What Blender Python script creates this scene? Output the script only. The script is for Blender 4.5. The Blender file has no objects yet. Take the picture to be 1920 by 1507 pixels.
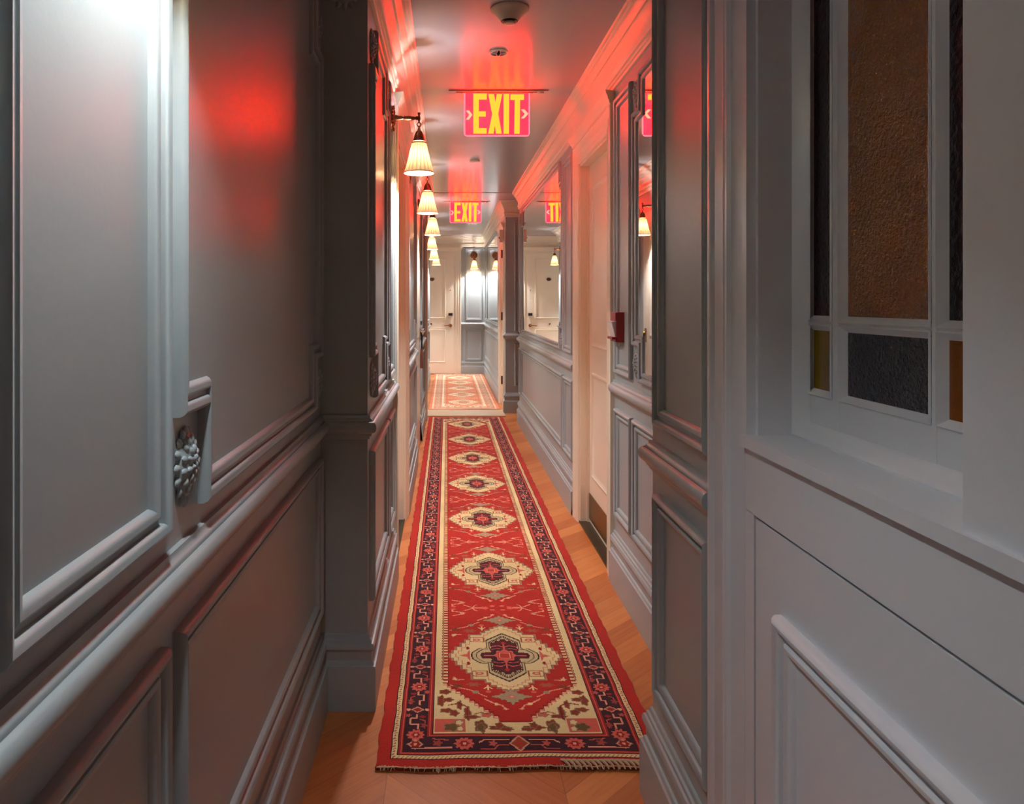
import bpy, bmesh, math, random
import numpy as np
from mathutils import Vector, Matrix
random.seed(7); rng = np.random.default_rng(7)
SC = bpy.context.scene; COL = SC.collection
PI = math.pi
# ---------------------------------------------------------------- camera, world, exposure
F = 1400.0; CH = 1.25; ZC = 2.39
cam = bpy.data.cameras.new('camera'); camo = bpy.data.objects.new('camera', cam); COL.objects.link(camo)
cam.sensor_width = 36; cam.lens = F/1920*36; cam.shift_x = (960-838)/1920; cam.shift_y = -(753.5-566)/1920
cam.clip_start = .02; cam.clip_end = 60
camo.location = (0, 0, CH); camo.rotation_euler = (PI/2, 0, 0); SC.camera = camo
w = bpy.data.worlds.new('world'); SC.world = w; w.use_nodes = True
w.node_tree.nodes['Background'].inputs[0].default_value = (.5, .55, .7, 1); w.node_tree.nodes['Background'].inputs[1].default_value = .02
SC.view_settings.view_transform = 'Standard'; SC.view_settings.look = 'None'
SC.view_settings.gamma = 1; SC.view_settings.use_curve_mapping = False
SC.view_settings.exposure = 1.8
SC.cycles.use_denoising = True; SC.cycles.max_bounces = 12; SC.cycles.diffuse_bounces = 9; SC.cycles.glossy_bounces = 6; SC.cycles.sample_clamp_indirect = 8
SC.cycles.caustics_reflective = False; SC.cycles.caustics_refractive = False
BULB = 26.0          # watts of each sconce bulb

SIGN = 13.0         # strength of the red acrylic of the exit signs

# ---------------------------------------------------------------- helpers
def lin(c):
    return tuple((x/255/12.92 if x/255 <= .04045 else ((x/255+.055)/1.055)**2.4) for x in c)
def obj(name, verts, faces, mat, parent=None, smooth=False, mats=None, fm=None):
    me = bpy.data.meshes.new(name); me.from_pydata([tuple(v) for v in verts], [], [tuple(f) for f in faces])
    for m in (mats or [mat]): me.materials.append(m)
    if fm is not None:
        for p, i in zip(me.polygons, fm): p.material_index = i
    if smooth:
        for p in me.polygons: p.use_smooth = True
    me.validate(); me.update()
    o = bpy.data.objects.new(name, me); COL.objects.link(o)
    if parent is not None: o.parent = parent
    return o
def recalc(o, deg=38):
    bm = bmesh.new(); bm.from_mesh(o.data); bmesh.ops.recalc_face_normals(bm, faces=bm.faces); lim = math.radians(deg)
    for f in bm.faces: f.smooth = True
    for e in bm.edges: e.smooth = len(e.link_faces) == 2 and e.calc_face_angle(4) < lim
    bm.to_mesh(o.data); bm.free(); return o
def struct(o): o['kind'] = 'structure'; return o
def tag(o, label, cat, group=None):
    o['label'] = label; o['category'] = cat
    if group: o['group'] = group
    return o
def empty(name, loc, rz=0):
    o = bpy.data.objects.new(name, None); COL.objects.link(o); o.location = loc; o.rotation_euler = (0, 0, rz); o.empty_display_size = .05
    return o
class MB:
    def __init__(s): s.v = []; s.f = []
    def add(s, v, f):
        n = len(s.v); s.v += [tuple(p) for p in v]; s.f += [tuple(i+n for i in q) for q in f]; return s
    def box(s, x0, x1, y0, y1, z0, z1):
        v = [(x, y, z) for x in (x0, x1) for y in (y0, y1) for z in (z0, z1)]
        return s.add(v, [(0,1,3,2),(4,6,7,5),(0,4,5,1),(2,3,7,6),(0,2,6,4),(1,5,7,3)])
    def lathe(s, prof, n=32, c=(0,0,0), axis='z'):
        v = []; f = []
        for r, z in prof:
            for k in range(n):
                a = 2*PI*k/n; p = (r*math.cos(a), r*math.sin(a), z)
                if axis == 'x': p = (p[2], p[0], p[1])
                if axis == 'y': p = (p[0], p[2], p[1])
                v.append((p[0]+c[0], p[1]+c[1], p[2]+c[2]))
        for i in range(len(prof)-1):
            for k in range(n): f.append((i*n+k, i*n+(k+1)%n, (i+1)*n+(k+1)%n, (i+1)*n+k))
        return s.add(v, f)
    def tube(s, pts, r, n=8):
        pts = [Vector(p) for p in pts]; v = []; f = []
        rr = r if isinstance(r, (list, tuple)) else [r]*len(pts)
        for i, p in enumerate(pts):
            d = (pts[min(i+1, len(pts)-1)]-pts[max(i-1, 0)]).normalized()
            a = d.cross(Vector((0, 0, 1)) if abs(d.z) < .9 else Vector((1, 0, 0))).normalized(); b = d.cross(a)
            for k in range(n):
                t = 2*PI*k/n; v.append(p+(a*math.cos(t)+b*math.sin(t))*rr[i])
        for i in range(len(pts)-1):
            for k in range(n): f.append((i*n+k, i*n+(k+1)%n, (i+1)*n+(k+1)%n, (i+1)*n+k))
        f.append(tuple(range(n))[::-1]); f.append(tuple((len(pts)-1)*n+k for k in range(n)))
        return s.add(v, f)
    def blob(s, c, r, R=None, n=8, m=5):
        v = []; f = []; R = R or Matrix.Identity(3)
        for i in range(m+1):
            t = PI*i/m
            for k in range(n):
                a = 2*PI*k/n; v.append(Vector(c)+R@Vector((r[0]*math.sin(t)*math.cos(a), r[1]*math.sin(t)*math.sin(a), r[2]*math.cos(t))))
        for i in range(m):
            for k in range(n): f.append((i*n+k, i*n+(k+1)%n, (i+1)*n+(k+1)%n, (i+1)*n+k))
        return s.add(v, f)
    def build(s, name, mat, parent=None, smooth=False):
        return recalc(obj(name, s.v, s.f, mat, parent, smooth))
def prism(name, poly, z0, z1, mat, parent=None):
    bm = bmesh.new(); b = [bm.verts.new((x, y, z0)) for x, y in poly]; t = [bm.verts.new((x, y, z1)) for x, y in poly]
    n = len(poly); bm.faces.new(b[::-1]); bm.faces.new(t)
    for i in range(n): bm.faces.new((b[i], b[(i+1) % n], t[(i+1) % n], t[i]))
    for q_ in bm.faces: q_.normal_update()
    bmesh.ops.triangulate(bm, faces=[f for f in bm.faces if len(f.verts) > 4]); bmesh.ops.recalc_face_normals(bm, faces=bm.faces)
    me = bpy.data.meshes.new(name); bm.to_mesh(me); bm.free(); me.materials.append(mat)
    o = bpy.data.objects.new(name, me); COL.objects.link(o)
    if parent: o.parent = parent
    return o
def offs(pts, d, closed):
    """mitred offset of a 2-D polyline to its left by d"""
    n = len(pts); out = []
    for i in range(n):
        p = Vector(pts[i])
        def nrm(a, b):
            e = (Vector(b)-Vector(a)).normalized(); return Vector((-e.y, e.x))
        ns = []
        if closed or i > 0: ns.append(nrm(pts[(i-1) % n], pts[i]))
        if closed or i < n-1: ns.append(nrm(pts[i], pts[(i+1) % n]))
        if len(ns) == 1: out.append(p+ns[0]*d)
        else:
            m = ns[0]+ns[1]; out.append(p+m*(d/max(.2, 1+ns[0].dot(ns[1]))))
    return out
def sweep_plan(mb, path, prof, left=True):
    """moulding running along a plan path; prof = (projection, z)"""
    n = len(path); m = len(prof); v = []; f = []
    for h, z in prof:
        for q in offs(path, h if left else -h, False): v.append((q.x, q.y, z))
    for j in range(m-1):
        for i in range(n-1): f.append((j*n+i, j*n+i+1, (j+1)*n+i+1, (j+1)*n+i))
    f.append(tuple(j*n for j in range(m))); f.append(tuple(j*n+n-1 for j in range(m)))
    return mb.add(v, f)
def wallmap(side, X):
    if side == 'L': return lambda s, z, h: (X+h, s, z)
    if side == 'R': return lambda s, z, h: (X-h, s, z)
    return lambda s, z, h: (s, X-h, z)          # 'F': faces the camera, X is its depth
def frame(mb, wm, pts, prof, closed=True):
    """moulding on a wall round a polygon of (s, z); prof = (inward distance, height)"""
    a = sum(pts[i][0]*pts[(i+1) % len(pts)][1]-pts[(i+1) % len(pts)][0]*pts[i][1] for i in range(len(pts)))
    sg = 1 if a > 0 else -1
    n = len(pts); m = len(prof); v = []; f = []
    for d, h in prof:
        for q in offs(pts, d*sg, closed): v.append(wm(q.x, q.y, h))
    for j in range(m-1):
        for i in range(n if closed else n-1): f.append((j*n+i, j*n+(i+1) % n, (j+1)*n+(i+1) % n, (j+1)*n+i))
    if not closed: f.append(tuple(j*n for j in range(m))); f.append(tuple(j*n+n-1 for j in range(m)))
    return mb.add(v, f)
def rect(a, b, c, d): return [(a, c), (b, c), (b, d), (a, d)]
def notched(a, b, c, d, ns=.10, nz=.14, ends='ab'):
    """rectangle whose corners step in"""
    p = []
    if 'a' in ends: p += [(a, c+nz), (a+ns, c+nz), (a+ns, c)]
    else: p += [(a, c)]
    if 'b' in ends: p += [(b-ns, c), (b-ns, c+nz), (b, c+nz), (b, d-nz), (b-ns, d-nz), (b-ns, d)]
    else: p += [(b, c), (b, d)]
    if 'a' in ends: p += [(a+ns, d), (a+ns, d-nz), (a, d-nz)]
    else: p += [(a, d)]
    return p

# ---------------------------------------------------------------- materials
def mat(name, col, rough=.5, metal=0, bump=0, bscale=60, emit=None, estr=0, spec=.5, var=0, vscale=3, coat=0):
    m = bpy.data.materials.new(name); m.use_nodes = True; nt = m.node_tree; b = nt.nodes['Principled BSDF']
    b.inputs['Base Color'].default_value = (*col, 1); b.inputs['Roughness'].default_value = rough; b.inputs['Metallic'].default_value = metal
    b.inputs['Specular IOR Level'].default_value = spec; b.inputs['Coat Weight'].default_value = coat
    if emit: b.inputs['Emission Color'].default_value = (*emit, 1); b.inputs['Emission Strength'].default_value = estr
    tc = nt.nodes.new('ShaderNodeTexCoord')
    if bump:
        n = nt.nodes.new('ShaderNodeTexNoise'); n.inputs['Scale'].default_value = bscale; n.inputs['Detail'].default_value = 3
        nt.links.new(tc.outputs['Object'], n.inputs['Vector'])
        bp = nt.nodes.new('ShaderNodeBump'); bp.inputs['Strength'].default_value = bump; bp.inputs['Distance'].default_value = .002
        nt.links.new(n.outputs['Fac'], bp.inputs['Height']); nt.links.new(bp.outputs['Normal'], b.inputs['Normal'])
    if var:
        n2 = nt.nodes.new('ShaderNodeTexNoise'); n2.inputs['Scale'].default_value = vscale; n2.inputs['Detail'].default_value = 4
        nt.links.new(tc.outputs['Object'], n2.inputs['Vector'])
        mx = nt.nodes.new('ShaderNodeMix'); mx.data_type = 'RGBA'
        mx.inputs['A'].default_value = (*[c*(1-var) for c in col], 1); mx.inputs['B'].default_value = (*[min(1, c*(1+var)) for c in col], 1)
        nt.links.new(n2.outputs['Fac'], mx.inputs['Factor']); nt.links.new(mx.outputs['Result'], b.inputs['Base Color'])
    return m
M_gray = mat('blue_gray_paint', lin((162, 172, 173)), .35, bump=.12, bscale=90, var=.04)
M_cream = mat('cream_paint', lin((238, 228, 206)), .32, bump=.08, bscale=70, var=.03)
M_white = mat('off_white_paint', lin((216, 219, 223)), .30, bump=.10, bscale=80, var=.03)
M_ceil = mat('ceiling_gloss_paint', lin((186, 182, 188)), .24, bump=.10, bscale=14, var=.03)
M_brass = mat('aged_brass', lin((150, 105, 55)), .35, 1)
M_copper = mat('aged_copper', lin((140, 88, 60)), .40, 1, bump=.2, bscale=60)
M_plug = mat('plastic_cream', lin((205, 198, 180)), .4)
M_dark = mat('dark_lock', lin((18, 18, 20)), .3)
M_red = mat('alarm_red', lin((150, 8, 16)), .35)
M_redl = mat('alarm_label_white', lin((225, 215, 212)), .4)
M_mirror = mat('mirror_silver', (.92, .93, .91), .012, 1)
M_stone = mat('threshold_stone', lin((196, 172, 140)), .35, var=.08, vscale=8)
M_darkwood = mat('dark_threshold', lin((52, 44, 28)), .35, var=.15, vscale=12)
M_hinge = mat('hinge_bronze', lin((90, 45, 25)), .4, .7)
M_leather = mat('brown_leather', lin((110, 58, 32)), .6)
M_kick = mat('brass_kickplate', lin((125, 100, 55)), .35, .8)
M_bulb = mat('bulb_glow', (1, .9, .75), emit=(1, .88, .70), estr=14)
def shade_mat():
    m = bpy.data.materials.new('pleated_shade'); m.use_nodes = True; nt = m.node_tree; nt.nodes.clear()
    o = nt.nodes.new('ShaderNodeOutputMaterial'); d = nt.nodes.new('ShaderNodeBsdfDiffuse'); t = nt.nodes.new('ShaderNodeBsdfTranslucent')
    d.inputs['Color'].default_value = (*lin((240, 214, 172)), 1); t.inputs['Color'].default_value = (.060, .034, .014, 1)
    x = nt.nodes.new('ShaderNodeMixShader'); x.inputs[0].default_value = .40
    nt.links.new(d.outputs[0], x.inputs[1]); nt.links.new(t.outputs[0], x.inputs[2])
    tc = nt.nodes.new('ShaderNodeTexCoord'); sp_ = nt.nodes.new('ShaderNodeSeparateXYZ'); nt.links.new(tc.outputs['Object'], sp_.inputs[0])
    def mt(op, a, b=None):
        k = nt.nodes.new('ShaderNodeMath'); k.operation = op
        for i, v_ in enumerate((a, b)):
            if v_ is None: continue
            if isinstance(v_, float): k.inputs[i].default_value = v_
            else: nt.links.new(v_, k.inputs[i])
        return k.outputs[0]
    ang = mt('ARCTAN2', sp_.outputs[1], mt('SUBTRACT', sp_.outputs[0], .1225))
    fold = mt('POWER', mt('ABSOLUTE', mt('COSINE', mt('MULTIPLY', ang, 10.0))), .45)     # 20 folds; doubled cloth in each fold lets less through
    fm = nt.nodes.new('ShaderNodeMix'); fm.data_type = 'RGBA'; nt.links.new(fold, fm.inputs['Factor'])
    fm.inputs['A'].default_value = (.0016, .0003, .00003, 1); fm.inputs['B'].default_value = (.024, .014, .0055, 1); nt.links.new(fm.outputs['Result'], t.inputs['Color'])
    e = nt.nodes.new('ShaderNodeEmission'); e.inputs[0].default_value = (1, .80, .55, 1); e.inputs[1].default_value = .02
    a = nt.nodes.new('ShaderNodeAddShader'); nt.links.new(x.outputs[0], a.inputs[0]); nt.links.new(e.outputs[0], a.inputs[1])
    nt.links.new(a.outputs[0], o.inputs[0]); return m
M_shade = shade_mat()
M_trimband = mat('shade_trim', lin((190, 135, 80)), .7)
def emis(name, col, s, trans=0):
    m = bpy.data.materials.new(name); m.use_nodes = True; nt = m.node_tree; nt.nodes.clear()
    o = nt.nodes.new('ShaderNodeOutputMaterial'); e = nt.nodes.new('ShaderNodeEmission'); e.inputs[0].default_value = (*col, 1); e.inputs[1].default_value = s
    if trans:
        t = nt.nodes.new('ShaderNodeBsdfTransparent'); x = nt.nodes.new('ShaderNodeMixShader'); x.inputs[0].default_value = trans
        nt.links.new(e.outputs[0], x.inputs[1]); nt.links.new(t.outputs[0], x.inputs[2]); nt.links.new(x.outputs[0], o.inputs[0])
    else: nt.links.new(e.outputs[0], o.inputs[0])
    return m
M_letter = emis('exit_letter_glow', (1, .20, .015), 1.0)
M_arrow = emis('exit_arrow_glow', (1, .20, .11), .9)
M_edge = emis('exit_edge_glow', (1, .10, .13), .9)
M_panel = emis('exit_acrylic', (1, .0009, .0028), SIGN, .45)
def glass_mat(name, col, rough, bump, sc):
    m = mat(name, col, rough, bump=bump, bscale=sc, spec=.6, coat=.0)
    for n in m.node_tree.nodes:
        if n.type == 'BUMP': n.inputs['Distance'].default_value = .008     # hammered relief
    return m
M_amber = glass_mat('amber_glass', lin((150, 84, 16)), .05, 1.0, 170)
M_olive = glass_mat('olive_amber_glass', lin((120, 92, 14)), .15, .25, 60)
M_brownglass = glass_mat('brown_glass', lin((128, 70, 16)), .15, .25, 60)
M_maroong = glass_mat('maroon_glass', lin((38, 24, 26)), .2, .3, 120)
M_navyg = glass_mat('navy_glass', lin((10, 10, 24)), .2, .3, 90)
M_violet = glass_mat('violet_glass', lin((18, 11, 24)), .10, 1.0, 190)
def floor_mat():
    m = bpy.data.materials.new('chevron_oak'); m.use_nodes = True; nt = m.node_tree; L = nt.links; b = nt.nodes['Principled BSDF']
    tc = nt.nodes.new('ShaderNodeTexCoord'); sp = nt.nodes.new('ShaderNodeSeparateXYZ'); L.new(tc.outputs['Object'], sp.inputs[0])
    def mth(op, a, c=None, d=None):
        n = nt.nodes.new('ShaderNodeMath'); n.operation = op
        for i, q in enumerate((a, c, d)):
            if q is None: continue
            if isinstance(q, (int, float)): n.inputs[i].default_value = q
            else: L.new(q, n.inputs[i])
        return n.outputs[0]
    W = .46; PW = .125
    xs = mth('ADD', sp.outputs[0], 10*W-.30)
    colid = mth('FLOOR', mth('DIVIDE', xs, W))
    par = mth('MODULO', colid, 2.0)
    fr = mth('SUBTRACT', xs, mth('MULTIPLY', colid, W))            # 0..W
    sgn = mth('SUBTRACT', mth('MULTIPLY', par, 2.0), 1.0)
    c = mth('MULTIPLY', mth('SUBTRACT', fr, W/2), sgn)
    vv = mth('ADD', sp.outputs[1], c)
    q = mth('DIVIDE', vv, PW); pid = mth('FLOOR', q); qf = mth('FRACT', q)
    cmb = nt.nodes.new('ShaderNodeCombineXYZ'); L.new(colid, cmb.inputs[0]); L.new(pid, cmb.inputs[1])
    wn = nt.nodes.new('ShaderNodeTexWhiteNoise'); wn.noise_dimensions = '3D'; L.new(cmb.outputs[0], wn.inputs['Vector'])
    # grain stretched along the board
    g = nt.nodes.new('ShaderNodeCombineXYZ'); L.new(mth('MULTIPLY', vv, 60.0), g.inputs[0]); L.new(mth('MULTIPLY', mth('SUBTRACT', sp.outputs[1], c), 4.0), g.inputs[1]); L.new(mth('MULTIPLY', wn.outputs['Value'], 40.0), g.inputs[2])
    ns = nt.nodes.new('ShaderNodeTexNoise'); ns.inputs['Scale'].default_value = 1; ns.inputs['Detail'].default_value = 5; ns.inputs['Distortion'].default_value = .6; L.new(g.outputs[0], ns.inputs['Vector'])
    t = mth('ADD', mth('MULTIPLY', wn.outputs['Value'], .45), mth('MULTIPLY', ns.outputs['Fac'], .55))
    r = nt.nodes.new('ShaderNodeValToRGB'); L.new(t, r.inputs[0]); e = r.color_ramp.elements
    e[0].position = .2; e[0].color = (*lin((172, 92, 42)), 1); e[1].position = .8; e[1].color = (*lin((214, 136, 74)), 1)
    seam = mth('MAXIMUM', mth('LESS_THAN', qf, .02), mth('LESS_THAN', mth('ABSOLUTE', mth('SUBTRACT', fr, W/2)), -1.0))
    seam = mth('MAXIMUM', seam, mth('LESS_THAN', fr, .003))
    mx = nt.nodes.new('ShaderNodeMix'); mx.data_type = 'RGBA'; L.new(mth('MULTIPLY', seam, .45), mx.inputs['Factor']); L.new(r.outputs[0], mx.inputs['A']); mx.inputs['B'].default_value = (*lin((90, 45, 25)), 1)
    L.new(mx.outputs['Result'], b.inputs['Base Color']); b.inputs['Roughness'].default_value = .34
    bp = nt.nodes.new('ShaderNodeBump'); bp.inputs['Strength'].default_value = .15; bp.inputs['Distance'].default_value = .002; L.new(ns.outputs['Fac'], bp.inputs['Height']); L.new(bp.outputs[0], b.inputs['Normal'])
    return m
M_floor = floor_mat()
def rug_mat(name):
    m = bpy.data.materials.new(name); m.use_nodes = True; nt = m.node_tree; L = nt.links; b = nt.nodes['Principled BSDF']
    a = nt.nodes.new('ShaderNodeVertexColor'); a.layer_name = 'dye'; L.new(a.outputs[0], b.inputs['Base Color'])
    b.inputs['Roughness'].default_value = .95; b.inputs['Specular IOR Level'].default_value = .15; b.inputs['Sheen Weight'].default_value = .15
    tc = nt.nodes.new('ShaderNodeTexCoord'); n = nt.nodes.new('ShaderNodeTexNoise'); n.inputs['Scale'].default_value = 260; n.inputs['Detail'].default_value = 2
    L.new(tc.outputs['Object'], n.inputs['Vector']); bp = nt.nodes.new('ShaderNodeBump'); bp.inputs['Strength'].default_value = .6; bp.inputs['Distance'].default_value = .003
    L.new(n.outputs['Fac'], bp.inputs['Height']); L.new(bp.outputs[0], b.inputs['Normal']); return m
M_rug = rug_mat('wool_pile')
M_fringe = mat('rug_fringe_cotton', lin((214, 188, 150)), .9)

# ---------------------------------------------------------------- the shell
XL, XL2 = -.39, -.245            # left wall near the camera / along the corridor
XR, XR2, XR4 = .52, .755, .66    # right wall near / corridor / far part
YE = 12.95
NF = -1.5                        # wall behind the camera
fl = struct(obj('floor', [(-1.5, NF-.1, 0), (1.8, NF-.1, 0), (1.8, YE+.2, 0), (-1.5, YE+.2, 0)], [(0, 1, 2, 3)], M_floor))
cb = MB(); cb.box(-1.5, 1.8, NF-.1, 7.785, ZC, ZC+.1); cb.box(-1.5, 1.8, 7.785, YE+.2, ZC-.004, ZC+.1); struct(cb.build('ceiling', M_ceil))
DZ = 2.03
left_poly = [(XL, NF), (XL, 2.306), (XL2, 2.306), (XL2, 3.50), (-.335, 3.50), (-.335, 4.27), (XL2, 4.27), (XL2, 5.70), (-.242, 5.70), (-.242, 6.70),
             (XL2, 6.70), (XL2, 8.02), (-.29, 8.02), (-.29, 11.95), (-1.3, 11.95), (-1.3, YE+.1), (-1.5, YE+.1), (-1.5, NF)]
WL = struct(prism('wall_left', left_poly, 0, ZC, M_gray))
lm = MB(); lm.box(-.335, XL2, 3.50, 4.27, DZ, ZC); lm.build('door_head_wall', M_gray, WL)
right_poly = [(XR, 1.26), (XR, 1.886), (XR2, 1.886), (XR2, 3.47), (.845, 3.47), (.845, 4.24), (XR2, 4.24), (XR2, 7.76), (1.6, 7.76), (1.6, 8.40),
              (XR4, 8.40), (XR4, 8.56), (.74, 8.56), (.74, 9.20), (XR4, 9.20), (XR4, YE+.1), (1.8, YE+.1), (1.8, NF), (XR, NF), (XR, .722), (.62, .722), (.62, 1.26)]
WR = struct(prism('wall_right', right_poly, 0, ZC, M_gray))
rm = MB(); rm.box(XR2, .845, 3.47, 4.24, DZ, ZC); rm.box(XR4, .74, 8.56, 9.20, DZ, ZC); rm.box(XR, .62, .722, 1.26, 0, 1.0); rm.box(XR, .62, .722, 1.26, 2.2, ZC); rm.build('door_head_wall', M_gray, WR)
WF = MB(); WF.box(-1.3, XR4, YE, YE+.1, 0, ZC); WF = struct(WF.build('wall_far', M_gray))
WN = MB(); WN.box(XL, XR, NF-.1, NF, 0, ZC); WN = struct(WN.build('wall_near', M_cream))

RAIL = [(0, .826), (.006, .828), (.008, .836), (.013, .838), (.014, .846), (.018, .847)]+[(.0175+.0125*math.cos(math.radians(a)), .8655+.0175*math.sin(math.radians(a))) for a in range(-80, 81, 16)]+[(.0185, .8835), (.0180, .8800), (.0160, .8805), (.0158, .886), (.0135, .8895), (.0100, .8915), (.0085, .895), (.0080, .901), (0, .902)]
BASE = [(0, .228), (.006, .226), (.008, .216), (.013, .213), (.014, .205), (.019, .203), (.022, .196), (.022, .186), (.018, .181), (.014, .178), (.013, .150), (.018, .147), (.021, .138), (.026, .136), (.027, .128), (.027, 0)]
PLINTHK = 1.0
CRW = [(0, 2.203), (.008, 2.205), (.010, 2.218), (.014, 2.220), (.014, 2.234), (.020, 2.238), (.022, 2.250), (.014, 2.256), (.014, 2.275), (.020, 2.300), (.032, 2.316), (.034, 2.330), (.040, 2.332),
       (.045, 2.345), (.052, 2.352), (.055, 2.364), (.062, 2.367), (.064, 2.376), (.072, 2.379), (.076, 2.39)]
def plan(name, paths, prof, m, parent=None):
    mb = MB()
    for p, left in paths: sweep_plan(mb, p, prof, left)
    o = mb.build(name, m, parent)
    return o
lp = [([(XL, NF), (XL, 2.306), (XL2, 2.306), (XL2, 3.385)], False), ([(XL2, 4.385), (XL2, 5.70)], False), ([(XL2, 6.70), (XL2, 7.90)], False), ([(-.29, 8.03), (-.29, 11.95), (-1.3, 11.95)], False)]
rp = [([(XR, 1.437), (XR, 1.886), (XR2, 1.886), (XR2, 3.36)], True), ([(XR2, 4.38), (XR2, 7.76), (1.6, 7.76)], True), ([(1.6, 8.40), (XR4, 8.40), (XR4, 8.49)], True)]
ep = [([(XR4, 9.28), (XR4, YE), (.245, YE)], True)]
# plan-left is the open side for the right wall when walking away from the camera
struct(plan('trim_1', lp, RAIL, M_gray)); struct(plan('trim_2', rp, RAIL, M_gray)); struct(plan('trim_3', ep, RAIL, M_gray))
struct(plan('baseboard_left', lp, BASE, M_gray)); struct(plan('baseboard_right', rp, BASE, M_gray)); struct(plan('baseboard_far', ep, BASE, M_gray))
CRL = [(h*1.42, z) for h, z in CRW]
struct(plan('trim_4', [([(XL2, 2.306), (XL2, 8.02)], False), ([(-.29, 8.02), (-.29, 11.95), (-1.3, 11.95)], False), ([(XL, NF), (XL, 2.306)], False)], CRL, M_cream))
struct(plan('trim_5', [([(XR2, 1.886), (XR2, 7.76), (1.6, 7.76)], True), ([(1.6, 8.40), (XR4, 8.40), (XR4, YE), (-1.3, YE)], True), ([(XR, NF), (XR, 1.886)], True)], CRW, M_cream))

PM = [(0, 0), (0, .010), (.003, .016), (.008, .019), (.014, .017), (.018, .012), (.019, .006), (.027, .005), (.028, .010), (.031, .012), (.037, .011), (.042, .006), (.045, 0)]
PMs = [(d*.8, h*.9) for d, h in PM]
def mould(wall, side, X, polys, m=M_gray, prof=PM):
    for p in polys:
        mb = MB(); frame(mb, wallmap(side, X), p, prof); mb.build('panel_moulding', m, wall)
def rosette(wall, side, X, s, z, sc=1.0, m=M_gray):
    """carved flower boss set in the notch of a panel"""
    wm = wallmap(side, X); mb = MB()
    def bl(ds, dz, h, rs, rz, rh, ang=0):
        n = 10; v = []; f = []
        for i in range(5):
            t = PI/2*i/4
            for k in range(n):
                a = 2*PI*k/n; ps = rs*math.cos(t)*math.cos(a); pz = rz*math.cos(t)*math.sin(a)
                qs = ps*math.cos(ang)-pz*math.sin(ang); qz = ps*math.sin(ang)+pz*math.cos(ang)
                v.append(wm(s+(ds+qs)*sc, z+(dz+qz)*sc, (h+rh*math.sin(t))*sc))
        for i in range(4):
            for k in range(n): f.append((i*n+k, i*n+(k+1) % n, (i+1)*n+(k+1) % n, (i+1)*n+k))
        mb.add(v, f)
    bl(0, 0, 0, .036, .052, .017)
    for ring, (r, n, rr) in enumerate(((.034, 16, .0088), (.025, 13, .0075), (.016, 10, .0062), (.008, 6, .0046))):
        for k in range(n):
            a = 2*PI*k/n+ring*.4
            bl(r*math.cos(a), r*1.42*math.sin(a), (.002, .009, .014, .016)[ring], rr*1.15, rr*.80, .0055, a)
    bl(0, 0, .018, .004, .005, .004)
    for a in (-.5, 0, .5): bl(math.sin(a)*.03, -.052+abs(a)*.01, 0, .012, .006, .008, PI/2+a)
    mb.build('carved_rosette', m, wall, smooth=True)
ZB, ZT, LB, LT = .935, 2.145, .305, .78
# near left wall
mould(WL, 'L', XL, [rect(.630, 1.018, ZB, ZT), rect(-1.2, .585, ZB, ZT), rect(-1.2, .60, LB, LT), rect(.66, 1.018, LB, LT), rect(1.062, 2.262, LB, LT)], prof=PM)
mould(WL, 'L', XL, [notched(1.062, 2.262, ZB, ZT, .105, .15)])
for s, z in ((1.105, ZB+.075), (2.215, ZB+.075), (1.105, ZT-.075), (2.215, ZT-.075)): rosette(WL, 'L', XL, s, z, 1.0)
rosette(WL, 'F', 2.306, -.315, 2.225, 1.2)
# left corridor
mould(WL, 'L', XL2, [notched(2.36, 2.985, ZB, ZT), notched(4.44, 5.63, ZB, ZT), notched(6.80, 7.85, ZB, ZT)], prof=PM)
mould(WL, 'L', XL2, [rect(3.015, 3.33, ZB, ZT), rect(2.36, 2.985, LB, LT), rect(3.015, 3.33, LB, LT), rect(4.44, 5.63, LB, LT), rect(6.80, 7.85, LB, LT)], prof=PM)
mould(WL, 'L', -.29, [rect(8.15, 10.0, ZB, ZT), rect(10.1, 11.85, ZB, ZT), rect(8.15, 10.0, LB, LT), rect(10.1, 11.85, LB, LT)], prof=PM)
for s0, s1 in ((2.36, 2.985), (4.44, 5.63), (6.80, 7.85)):
    for s in (s0+.045, s1-.045):
        for z in (ZB+.07, ZT-.07): rosette(WL, 'L', XL2, s, z, .95)
# near right wall
mould(WR, 'R', XR, [rect(1.46, 1.835, ZB+.012, ZT), rect(1.46, 1.835, LB-.015, LT)])
# right corridor
mould(WR, 'R', XR2, [rect(3.025, 3.315, ZB, ZT), rect(3.025, 3.315, LB, LT), rect(2.03, 2.995, LB, LT), rect(4.44, 4.78, ZB, ZT), rect(4.44, 4.78, LB, LT), rect(4.83, 7.50, LB, LT), rect(7.53, 7.70, ZB, ZT), rect(7.53, 7.70, LB, LT)])
for s in (2.075, 2.95):
    for z in (ZB+.07, ZT-.07): rosette(WR, 'R', XR2, s, z, .95)
for s in (4.875, 7.455):
    for z in (ZB+.07, ZT-.07): rosette(WR, 'R', XR2, s, z, .95)
mould(WR, 'F', 8.40, [rect(.76, 1.25, ZB-.01, 2.16), rect(.76, 1.25, LB, LT)])
mould(WR, 'R', XR4, [rect(9.45, 12.7, LB, LT)], prof=PMs)
mould(WF, 'F', YE, [rect(.322, .607, ZB, 2.18), rect(.322, .607, .235, .77)], prof=PMs)

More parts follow.
